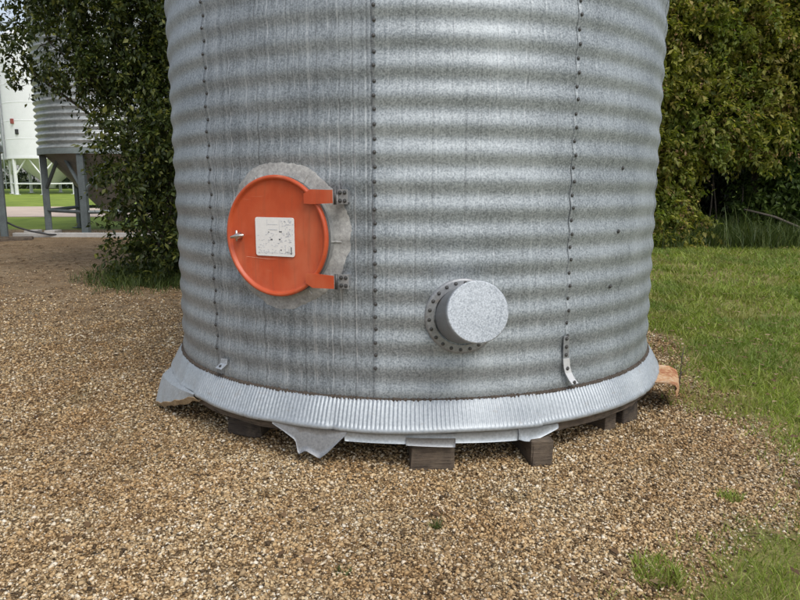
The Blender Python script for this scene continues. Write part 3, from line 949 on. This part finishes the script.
# ------------------------------------------------------------------ grass
def blades(name, P, h, wd, lean, m, label, cat, kind='stuff', parent=None):
    """P (n,3) roots; bent two-segment blades"""
    n = len(P)
    t = RNG.uniform(0, 2 * np.pi, n)
    dx, dy = np.cos(t), np.sin(t)
    h = h * np.exp(RNG.normal(0, .3, n)); wd = wd * RNG.uniform(.7, 1.3, n)
    ln = h * lean * RNG.uniform(.2, 1.6, n)
    t2 = RNG.uniform(0, 2 * np.pi, n); lx, ly = np.cos(t2) * ln, np.sin(t2) * ln
    V = np.zeros((n, 5, 3))
    for i, (sd, f, lf) in enumerate(((-1, 0, 0), (1, 0, 0), (-.8, .55, .35), (.8, .55, .35), (0, 1, 1))):
        V[:, i, 0] = P[:, 0] + dx * wd * sd * .5 + lx * lf
        V[:, i, 1] = P[:, 1] + dy * wd * sd * .5 + ly * lf
        V[:, i, 2] = P[:, 2] + h * f * (1 if f < 1 else .92)
    tri = np.array([(0, 1, 3), (0, 3, 2), (2, 3, 4)])
    F = (tri[None] + (np.arange(n) * 5)[:, None, None]).reshape(-1, 3)
    o = bigmesh(name, V.reshape(-1, 3), F, m, parent)
    if label: tag(o, label, cat, kind=kind)
    return o
def scatter(n, x0, x1, y0, y1, fn):
    x = RNG.uniform(x0, x1, n); y = RNG.uniform(y0, y1, n)
    k = RNG.uniform(0, 1, n) < fn(x, y)
    x, y = x[k], y[k]
    return np.stack([x, y, terr_fine(x, y) - .003], -1)
def fl(x, y):
    d = np.hypot(x, y)
    patch = np.clip(2.2 * (.42 * vn(x + 7, y, .9) + .38 * vn(x, y + 9, 3.1) + .30 * vn(x, y, 8.5)) ** 2.2 - .10, .03, 1)
    patch = np.where(y < 3, np.maximum(patch, .4), patch)
    return grassy(x, y) ** 1.5 * np.clip((3.6 / d) ** 1.25, 0, 1) * patch * (x < .72 * y + 1.6)
P = scatter(1500000, .7, 13, 1.9, 16.5, fl)
d = np.hypot(P[:, 0], P[:, 1])
blades('lawn_grass', P, .046 + .004 * np.clip(d - 4, 0, 8), .0046 * np.clip(d / 3.5, .8, 3.4), .9, M['grass'], 'patchy short green grass to the right of the bin', 'grass')
print('grass', len(P))
# tall shaded grass along the foot of the right-hand trees
P = scatter(42000, 3.0, 15, 13.6, 16.6, lambda x, y: sm(13.7, 14.6, y + .35 * wob(x, y)) * .8)
blades('tall_grass', P, .42 + 0 * P[:, 0], .016, .55, M['tall_grass'], 'dark tall grass along the foot of the trees on the right', 'grass')
# weedy grass at the foot of the left tree
P = scatter(34000, -5.3, -2.3, 8.6, 12.6, lambda x, y: sm(-1.3, -.2, -np.hypot((x + 3.55) / 1.15, (y - 10.3) / 1.35) + .25 * wob(x * 2, y * 2)))
blades('weedy_grass', P, .17 + 0 * P[:, 0], .008, .9, M['tall_grass'], 'shaded weedy grass at the foot of the left tree', 'grass')

def tuft(x, y, n, rad, h, label, name='grass_tuft', m='grass'):
    a = RNG.uniform(0, 2 * np.pi, n); r_ = rad * np.sqrt(RNG.uniform(0, 1, n))
    xs, ys = x + r_ * np.cos(a), y + r_ * np.sin(a)
    z0 = float(terr_fine(x, y))
    o = blades(name, np.stack([xs, ys, terr_fine(xs, ys)], -1), np.full(n, h), .005, .9, M[m], None, None)
    o.data.transform(Matrix.Translation((-x, -y, -z0))); o.location = (x, y, z0)
    tag(o, label, 'weed', 'grass tufts in the gravel')
tuft(1.56, 2.92, 110, .055, .030, 'small green weed alone in the gravel at the lower right')
tuft(.98, 2.30, 260, .10, .05, 'leafy grass tuft in the gravel nearest the bottom edge')
tuft(-1.62, 4.30, 60, .03, .03, 'tiny green tuft under the bent flap at the left of the bin')
tuft(.155, 2.66, 40, .02, .035, 'thin dark green sprout in the gravel in front of the bin', m='tall_grass')
tuft(-.22, 2.33, 45, .035, .018, 'small mossy tuft low in the gravel in front of the bin', m='tall_grass')

# fallen leaves, twigs
def litter():
    n = 15000
    x = RNG.uniform(-9, 11, n); y = RNG.uniform(2.2, 15, n)
    g = grassy(x, y)
    k = (RNG.uniform(0, 1, n) < .22 + .75 * g + .6 * (x < -1) * sm(6, 8, y)) & (np.hypot(x - CX, y - CY) > 2.0) & (np.abs(x) < .75 * y + .8)
    x, y = x[k], y[k]; n = len(x)
    L = RNG.uniform(.014, .034, n) * (1 + .05 * np.clip(y - 4, 0, 12)); Wd = L * RNG.uniform(.35, .6, n); t = RNG.uniform(0, 2 * np.pi, n)
    z = terr_fine(x, y) + .010 + grassy(x, y) * RNG.uniform(.015, .05, n)
    V = np.zeros((n, 4, 3)); ca, sa = np.cos(t), np.sin(t)
    for i, (a_, b_, c_) in enumerate(((-1, 0, .0), (0, -1, .25), (1, 0, .1), (0, 1, .3))):
        lx, ly = a_ * L, b_ * Wd
        V[:, i, 0] = x + lx * ca - ly * sa; V[:, i, 1] = y + lx * sa + ly * ca; V[:, i, 2] = z + c_ * Wd * RNG.uniform(.2, 1.5, n)
    F = (np.array([[0, 1, 2, 3]])[None] + (np.arange(n) * 4)[:, None, None]).reshape(-1, 4)
    tag(bigmesh('leaf_litter', V.reshape(-1, 3), F, M['litter']), 'dry fallen leaves scattered over grass and gravel', 'leaf litter', kind='stuff')
litter()
# dry stem beside the rusty flap
pts = [(2.02, 4.62, 0), (2.035, 4.63, .12), (2.03, 4.62, .24), (2.05, 4.63, .33)]
ds = empty('dry_stem', (2.02, 4.62, 0), 'thin dark dry weed stem standing beside the rusty flap', 'dry stem')
mesh('stem', *tube(pts, [.006, .005, .004, .002], 6), M['twig'], ds)
for i in range(9):
    p = Vector(pts[0]).lerp(Vector(pts[3]), .1 + .09 * i); a = i * 2.2
    mesh('twig', *tube([p, p + Vector((math.cos(a) * .05, math.sin(a) * .05, .03))], [.002, .001], 4), M['twig'], ds)

# ------------------------------------------------------------------ trees
def leaf_cloud(centres, radii, n_spray, per, L, droop=.45, shell=.55, squash=1.0, length=.38):
    """sprays of leaves along short drooping twigs, spread through several lobes"""
    centres = np.array(centres, float); radii = np.array(radii, float)
    wts = radii ** 2.2; wts /= wts.sum()
    idx = RNG.choice(len(radii), n_spray, p=wts)
    v = RNG.normal(0, 1, (n_spray, 3)); v /= np.linalg.norm(v, axis=1, keepdims=True)
    rr = (shell + (1 - shell) * RNG.uniform(0, 1, n_spray) ** .6) * RNG.uniform(.75, 1.12, n_spray)
    c = centres[idx] + v * (rr * radii[idx])[:, None] * np.array([1, 1, squash])
    d = v + RNG.normal(0, .55, (n_spray, 3)); d[:, 2] -= droop
    d /= np.linalg.norm(d, axis=1, keepdims=True)
    ln = length * RNG.uniform(.6, 1.3, n_spray)
    tt = (np.arange(per) / (per - 1))[None, :] * np.ones((n_spray, 1)) + RNG.uniform(-.05, .05, (n_spray, per))
    base = c[:, None, :] + d[:, None, :] * (tt * ln[:, None])[..., None]
    base[..., 2] -= (tt ** 2) * .16 * ln[:, None]
    base = base.reshape(-1, 3); dd = np.repeat(d, per, 0); n = len(base)
    base += RNG.normal(0, .03, (n, 3))
    # leaf directions fan out sideways from the twig
    ld = dd * .5 + RNG.normal(0, .75, (n, 3)); ld[:, 2] -= .35
    ld /= np.linalg.norm(ld, axis=1, keepdims=True)
    up = np.array([0, 0, 1.0]) + RNG.normal(0, .5, (n, 3))
    sd = np.cross(ld, up); sd /= np.linalg.norm(sd, axis=1, keepdims=True) + 1e-6
    nm = np.cross(sd, ld)
    l = L * np.minimum(np.exp(RNG.normal(-.05, .30, n)), 1.45); wd = l * RNG.uniform(.38, .6, n)
    V = np.zeros((n, 4, 3))
    V[:, 0] = base
    V[:, 1] = base + ld * (l * .45)[:, None] + sd * (wd * .5)[:, None] + nm * (wd * .12)[:, None]
    V[:, 2] = base + ld * l[:, None] - nm * (l * .10)[:, None]
    V[:, 3] = base + ld * (l * .45)[:, None] - sd * (wd * .5)[:, None] + nm * (wd * .12)[:, None]
    F = (np.array([[0, 1, 2], [0, 2, 3]])[None] + (np.arange(n) * 4)[:, None, None]).reshape(-1, 3)
    return V.reshape(-1, 3), F, c
def tree(name, base, lobes, sprays, per, L, m, label, cat='tree', group=None, trunk_r=.10, seeds=0, twigs=40, droop=.45, length=.38, shell=.5, squash=1.0, trunk_to=None):
    x, y = base; z0 = float(terr(x, y))
    t = empty(name, (x, y, z0), label, cat, group)
    cs = [(a, b, c) for a, b, c, r in lobes]; rs = [r for *_, r in lobes]
    V, F, c = leaf_cloud(cs, rs, sprays, per, L, droop, shell, squash, length)
    keep_hi = V[:, 2] > z0 - .02
    V[:, 2] = np.where(keep_hi, V[:, 2], z0 + .01)
    bigmesh('crown', V, F, m, t)
    # trunk and limbs reaching each lobe
    top = Vector(cs[int(np.argmax([p[2] for p in cs]))])
    b0 = Vector((x, y, z0 - .1))
    mid = b0.lerp(top, .38) + Vector((random.uniform(-.2, .2), random.uniform(-.2, .2), 0))
    tv = [tube([b0, b0.lerp(mid, .5) + Vector((random.uniform(-.08, .08), random.uniform(-.08, .08), 0)), mid, top], [trunk_r * 1.35, trunk_r, trunk_r * .8, trunk_r * .2], 9)]
    mesh('trunk', *join(*tv), M['bark'], t, True)
    lv = []
    for p, r_ in zip(cs, rs):
        p = Vector(p)
        st = b0.lerp(mid, random.uniform(.55, 1.0))
        m1 = st.lerp(p, .5) + Vector((random.uniform(-.15, .15), random.uniform(-.15, .15), .12))
        lv.append(tube([st, m1, p], [trunk_r * .5, trunk_r * .33, trunk_r * .12], 6))
    for i in range(twigs):
        q = Vector(c[random.randrange(len(c))])
        j = min(range(len(cs)), key=lambda k_: (Vector(cs[k_]) - q).length)
        p = Vector(cs[j])
        lv.append(tube([p, p.lerp(q, .5) + Vector((0, 0, .06)), q], [trunk_r * .14, trunk_r * .09, .004], 4))
    mesh('limbs', *join(*lv), M['bark'], t, True)
    if seeds:
        V, F, _ = leaf_cloud(cs, rs, seeds, 10, L * .55, 1.6, .86, squash, .24)
        bigmesh('seed_clusters', V, F, M['samara'], t)
    return t

# left tree: dense dark crown hanging beside the bin
tree('broadleaf_tree', (-3.75, 11.2), [(-4.35, 10.4, 3.75, .85), (-5.15, 10.2, 3.55, .55), (-3.6, 10.6, 4.0, 1.0), (-3.4, 10.6, 2.9, .85), (-3.95, 10.3, 3.0, .60),
     (-4.6, 10.6, 4.8, 1.1), (-5.85, 10.1, 3.45, .28), (-5.3, 10.4, 4.6, .42), (-3.2, 11.0, 5.0, 1.3), (-4.6, 10.2, 3.05, .35), (-4.2, 11.2, 6.1, 1.2), (-3.1, 10.8, 3.3, .9)],
     2400, 26, .078, M['leaf_dark'], 'dark leafy tree overhanging from behind the left side of the bin', trunk_r=.075, twigs=140)
tree('shrub', (-3.55, 10.0), [(-3.75, 9.7, 1.95, .55), (-3.3, 9.9, 2.1, .6), (-3.3, 9.9, 1.35, .5), (-3.85, 9.7, 1.45, .36), (-3.25, 9.9, .75, .45), (-3.55, 9.8, .50, .36), (-4.0, 9.8, .36, .28), (-3.2, 9.6, .45, .38), (-4.1, 9.9, .8, .25)],
     800, 16, .085, M['leaf_dark'], 'green shrub below the dark tree at the left edge of the bin', 'shrub', trunk_r=.035, twigs=60)

# right hand trees with hanging seed keys
GR = 'trees along the right side'
def rt(x, y, z, r): return (x, y, z, r)
tree('maple_tree', (6.6, 16.0), [rt(5.6, 15.0, 1.9, .9), rt(6.5, 15.2, 3.0, 1.2), rt(5.3, 15.3, 3.4, 1.2), rt(6.2, 15.6, 4.6, 1.4), rt(5.0, 15.6, 5.2, 1.4), rt(6.9, 15.9, 6.0, 1.6), rt(6.1, 14.9, 1.15, .55), rt(5.2, 15.0, 1.2, .7), rt(5.7, 14.5, .75, .6), rt(6.35, 14.5, .55, .4), rt(5.2, 14.4, .55, .55)],
     3300, 22, .108, M['leaf_olive'], 'olive leaved tree with tan seed clusters right beside the bin', trunk_r=.12, seeds=520, group=GR)
tree('maple_tree', (8.6, 16.6), [rt(7.7, 15.3, 3.1, .95), rt(8.5, 15.5, 4.0, 1.3), rt(7.5, 15.8, 5.0, 1.4), rt(8.0, 15.0, 2.45, .6), rt(9.3, 15.5, 4.9, 1.3), rt(9.5, 15.4, 3.5, .9), rt(8.5, 16.0, 6.4, 1.6)],
     2900, 22, .108, M['leaf_olive'], 'olive tree with drooping tan seed clusters over the dark hollow', trunk_r=.12, seeds=560, group=GR)
tree('maple_tree', (10.9, 16.8), [rt(10.3, 15.6, 3.9, 1.0), rt(10.8, 16.0, 5.0, 1.4), rt(11.3, 15.6, 3.3, 1.0), rt(10.4, 16.2, 6.3, 1.5), rt(12.0, 16.0, 4.6, 1.3)],
     2000, 22, .108, M['leaf_olive'], 'olive tree at the right edge of the picture above the deep green shrub', trunk_r=.12, seeds=330, group=GR)
tree('shrub', (9.7, 16.5), [rt(9.5, 16.2, 1.9, .9), rt(10.3, 16.1, 2.3, .9), rt(10.4, 15.8, 1.3, .7), rt(9.2, 16.2, 1.1, .6), rt(11.2, 16.2, 2.0, 1.0), rt(8.5, 16.0, .9, .5), rt(9.9, 15.6, .8, .5)],
     1500, 20, .125, M['leaf_green'], 'deep green shrub at the right edge of the picture below the trees', 'shrub', trunk_r=.05)
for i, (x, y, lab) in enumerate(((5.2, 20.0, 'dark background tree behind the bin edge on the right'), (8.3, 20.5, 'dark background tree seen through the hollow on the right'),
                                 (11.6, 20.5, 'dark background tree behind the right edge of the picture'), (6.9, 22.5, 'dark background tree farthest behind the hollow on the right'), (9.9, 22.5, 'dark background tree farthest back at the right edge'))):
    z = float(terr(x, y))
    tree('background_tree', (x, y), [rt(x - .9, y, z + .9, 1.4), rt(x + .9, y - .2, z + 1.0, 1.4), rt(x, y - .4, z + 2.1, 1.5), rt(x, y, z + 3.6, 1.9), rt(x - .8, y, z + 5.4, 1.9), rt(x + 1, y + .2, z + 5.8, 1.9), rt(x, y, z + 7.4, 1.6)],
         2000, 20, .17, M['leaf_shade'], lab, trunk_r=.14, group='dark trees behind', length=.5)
# bare stems and a fallen branch in the hollow
for i, (x, y, h_, lx, lab) in enumerate(((7.35, 15.9, 1.7, .12, 'thin bare sapling stem in the dark hollow, leaning right'), (7.75, 16.1, 1.5, -.18, 'thin bare sapling stem in the dark hollow, leaning left'),
                                         (8.15, 15.9, 1.3, .05, 'thin bare sapling stem in the dark hollow, nearest the fallen branch'))):
    z = float(terr(x, y)) - .05
    tag(mesh('sapling_stem', *tube([(x, y, z), (x + lx * .6, y, z + h_ * .5), (x + lx, y + .1, z + h_)], [.025, .02, .01], 6), M['bark'], None, True, (x, y, z)), lab, 'sapling', 'bare stems in the hollow')
z = float(terr(8.6, 15.2))
tag(mesh('fallen_branch', *tube([(7.9, 15.3, z + .78), (8.5, 15.1, z + .62), (9.0, 15.0, z + .40), (9.5, 15.0, z + .02)], [.022, .028, .03, .034], 7), M['twig'], None, True, (9.5, 15.0, z)), 'pale fallen branch lying slanted in the dark hollow', 'branch')

# ------------------------------------------------------------------ grey hopper bins at the back left
def hopper_bin(name, cx, cy, rad, z_ring, top, legs, leg_r, mats, pw, aw, label, cat, group, cone_tip=.25, ladder=None, smooth_wall=False, brace_z=None, brace=True, cone_end=.45, leg_w=.13):
    z0 = float(terr(cx, cy))
    b = empty(name, (cx, cy, z0), label, cat, group)
    mw, ml, mc, mr = mats
    n = 64
    zs = np.arange(z_ring, top, pw / 6) if not smooth_wall else np.array([z_ring, top])
    V, F = [], []
    for z in zs:
        r_ = rad + (0 if smooth_wall else aw * math.sin(2 * math.pi * (z - z_ring) / pw))
        for i in range(n): V.append((cx + r_ * math.cos(2 * math.pi * i / n), cy + r_ * math.sin(2 * math.pi * i / n), z))
    for q in range(len(zs) - 1):
        for i in range(n):
            j = (i + 1) % n; F.append((q * n + i, q * n + j, q * n + n + j, q * n + n + i))
    mesh('wall', V, F, mw, b, True)
    if smooth_wall:
        # horizontal lap joints
        for z in np.arange(z_ring + 1.2, top, 1.2):
            V, F = [], []
            for r_, dz in ((rad + .001, -.03), (rad + .012, -.02), (rad + .012, .02), (rad + .001, .03)):
                for i in range(n): V.append((cx + r_ * math.cos(2 * math.pi * i / n), cy + r_ * math.sin(2 * math.pi * i / n), z + dz))
            for q in range(3):
                for i in range(n):
                    j = (i + 1) % n; F.append((q * n + i, q * n + j, q * n + n + j, q * n + n + i))
            mesh('lap_joint', V, F, mw, b, True)
    def rev(prof):
        V, F = [], []
        for r_, z in prof:
            for i in range(n): V.append((cx + r_ * math.cos(2 * math.pi * i / n), cy + r_ * math.sin(2 * math.pi * i / n), z))
        for q in range(len(prof) - 1):
            for i in range(n):
                j = (i + 1) % n; F.append((q * n + i, q * n + j, q * n + n + j, q * n + n + i))
        return V, F
    mesh('roof', *rev([(rad + .06, top - .05), (rad + .06, top), (.3, top + rad * .55), (.01, top + rad * .56)]), mw, b, True)
    mesh('bottom_ring', *rev([(rad - .04, z_ring - .12), (rad + .03, z_ring - .12), (rad + .03, z_ring + .02), (rad - .04, z_ring + .02), (rad - .04, z_ring - .12)]), mr, b)
    mesh('hopper_cone', *rev([(rad - .05, z_ring - .02), (cone_tip, z0 + cone_end), (cone_tip, z0 + cone_end - .18), (.01, z0 + cone_end - .18)]), mc, b, True)
    lp = []
    for a in legs:
        t = R(a); x, y = cx + leg_r * math.cos(t), cy + leg_r * math.sin(t)
        zz = float(terr(x, y)) - .01
        v, f = box((x, y, (zz + z_ring - .13) / 2), (leg_w, leg_w, z_ring - .13 - zz), t, .012)
        lg = mesh('leg', v, f, ml, b)
        mesh('foot_plate', *box((x, y, zz + .022), (leg_w * 2, leg_w * 2, .02), t), ml, lg)
        lp.append((x, y, zz))
    bz = brace_z
    for i in range(len(lp)):
        p, q = Vector(lp[i]), Vector(lp[(i + 1) % len(lp)])
        if brace:
            # knee braces up to the ring
            for s, e in ((p, q), (q, p)):
                a_ = s + Vector((0, 0, (z_ring - s.z) * .52)); d_ = s.lerp(e, .46); d_.z = z_ring - .11
                mesh('brace', *tube([a_, d_], leg_w * .30, 6), ml, b)
        if bz:
            mesh('tie_bar', *tube([p + Vector((0, 0, bz)), q + Vector((0, 0, bz))], leg_w * .30, 6), ml, b)
    return b
GM = (M['galv_far'], M['far_leg'], M['dark_cone'], M['far_ring'])
hopper_bin('hopper_bin', -7.95, 18.6, 1.78, 2.42, 8.0, [-152, -92, -32, 28, 88, 148], 1.68, GM, .165, .036,
           'grey corrugated hopper bin on dark steel legs behind the left tree', 'hopper bin', 'grey hopper bins at the back', brace_z=.62, leg_w=.17)
hopper_bin('hopper_bin', -11.32, 15.7, 1.78, 2.42, 8.0, [-22, 23, 68, 113, 158, 203, 248, 293], 1.68, GM, .165, .020,
           'grey corrugated hopper bin cut off by the left edge of the picture', 'hopper bin', 'grey hopper bins at the back', leg_w=.16, brace=False)
# skids under the two grey bins
def beam(p, q, wd, ht, m, name, label, cat, group):
    p, q = Vector(p), Vector(q); c = (p + q) / 2; L = (q - p).length; a = math.atan2((q - p).y, (q - p).x)
    z = float(terr(c.x, c.y))
    o = mesh(name, *box((c.x, c.y, z + ht / 2 - .01), (L, wd, ht), a, .012), m, None, False, (c.x, c.y, z))
    return tag(o, label, cat, group)
GB = 'skid beams under the grey bins'
beam((-9.9, 16.75), (-4.6, 16.75), .12, .10, M['timber_light'], 'skid_beam', 'long pale skid beam lying in front of the grey bin legs', 'beam', GB) if False else None
def P3(x, y): return (x, y, 0)
beam(P3(-9.75, 16.70), P3(-4.4, 16.75), .14, .12, M['paver'], 'skid_beam', 'long skid beam lying across the ground in front of the grey bin legs', 'beam', GB)
beam(P3(-10.6, 15.05), P3(-8.9, 16.0), .12, .09, M['timber'], 'skid_beam', 'short skid beam running back from the left edge of the picture', 'beam', GB)
beam(P3(-10.4, 15.95), P3(-8.95, 16.12), .11, .09, M['timber'], 'skid_beam', 'short skid beam behind the leg at the left edge', 'beam', GB)
for i, (x, y, lab) in enumerate(((-9.75, 17.6, 'pale concrete paver left of the grey bin leg'), (-9.22, 17.6, 'pale concrete paver right of the grey bin leg'))):
    z = float(terr(x, y))
    v1 = box((x, y, z + .05), (.26, .5, .10), .1, .01)
    pv = mesh('paver', *v1, M['paver'], None, False, (x, y, z)); tag(pv, lab, 'paver', 'pavers at the grey bin leg')
pts = [(-9.78, 16.36, .66), (-9.5, 16.42, .50), (-9.2, 16.5, .39), (-8.8, 16.6, .30), (-8.2, 16.82, .275), (-7.2, 16.95, .28), (-6.2, 16.95, .28), (-5.0, 16.95, .28)]
tag(mesh('hose', *tube(pts, .022, 8), M['rubber'], None, True, (-8.2, 16.55, .25)), 'black hose hanging from the left bin leg and trailing along the skid', 'hose')

# ------------------------------------------------------------------ white hopper bins far back
WM = (M['white_steel'], M['white_steel'], M['far_cone'], M['white_steel'])
WG = 'white bins in the far yard'
WX = (-25.2, -30.7, -19.8)
WL = ('white smooth hopper bin with a ladder beyond the drive, middle of the far row', 'white smooth hopper bin at the left end of the far row', 'white smooth hopper bin at the right end of the far row, behind the tree')
for x, lab in zip(WX, WL):
    z0 = float(terr(x, 48.5))
    b = hopper_bin('white_hopper_bin', x, 48.5, 2.66, 3.55, 11.5, [-165, -120, -75, -30, 15, 60, 105, 150], 2.58, WM, 1, 0, lab, 'hopper bin', WG, .25, smooth_wall=True, brace_z=.75, cone_end=.55, leg_w=.17)
    if x == WX[0]:
        a = R(-150); lx, ly = x + 2.85 * math.cos(a), 48.5 + 2.85 * math.sin(a)
        ta = a + math.pi / 2
        lad = mesh('ladder', *join(*[tube([(lx + s * .22 * math.cos(ta), ly + s * .22 * math.sin(ta), 1.4), (lx + s * .22 * math.cos(ta), ly + s * .22 * math.sin(ta), 11.4)], .035, 6) for s in (-1, 1)]), M['far_ring'], b)
        for i in range(30):
            z = 1.6 + i * .32
            mesh('rung', *tube([(lx - .22 * math.cos(ta), ly - .22 * math.sin(ta), z), (lx + .22 * math.cos(ta), ly + .22 * math.sin(ta), z)], .02, 5), M['far_ring'], lad)
        a = R(-112); x2, y2 = x + 2.72 * math.cos(a), 48.5 + 2.72 * math.sin(a)
        mesh('control_box', *box((x2, y2, 5.9), (.20, .16, .34), a + math.pi / 2, .02), M['red'], b)
        mesh('control_panel', *box((x2 + .3, y2 - .06, 5.2), (.22, .16, .34), a + math.pi / 2, .02), M['rubber'], b)
# dark hedge line beyond the far yard
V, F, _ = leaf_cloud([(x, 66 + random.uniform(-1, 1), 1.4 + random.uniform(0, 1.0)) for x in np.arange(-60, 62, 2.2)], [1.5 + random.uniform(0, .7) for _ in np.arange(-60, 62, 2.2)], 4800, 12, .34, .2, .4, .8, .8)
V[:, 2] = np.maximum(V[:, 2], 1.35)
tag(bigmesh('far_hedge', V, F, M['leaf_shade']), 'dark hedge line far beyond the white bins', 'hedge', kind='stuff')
tris = 0
for o in S.objects:
    if o.type == 'MESH': tris += sum(len(p.vertices) - 2 for p in o.data.polygons) if len(o.data.polygons) < 50000 else len(o.data.polygons) * (len(o.data.polygons[0].vertices) - 2)
print('triangles', tris)
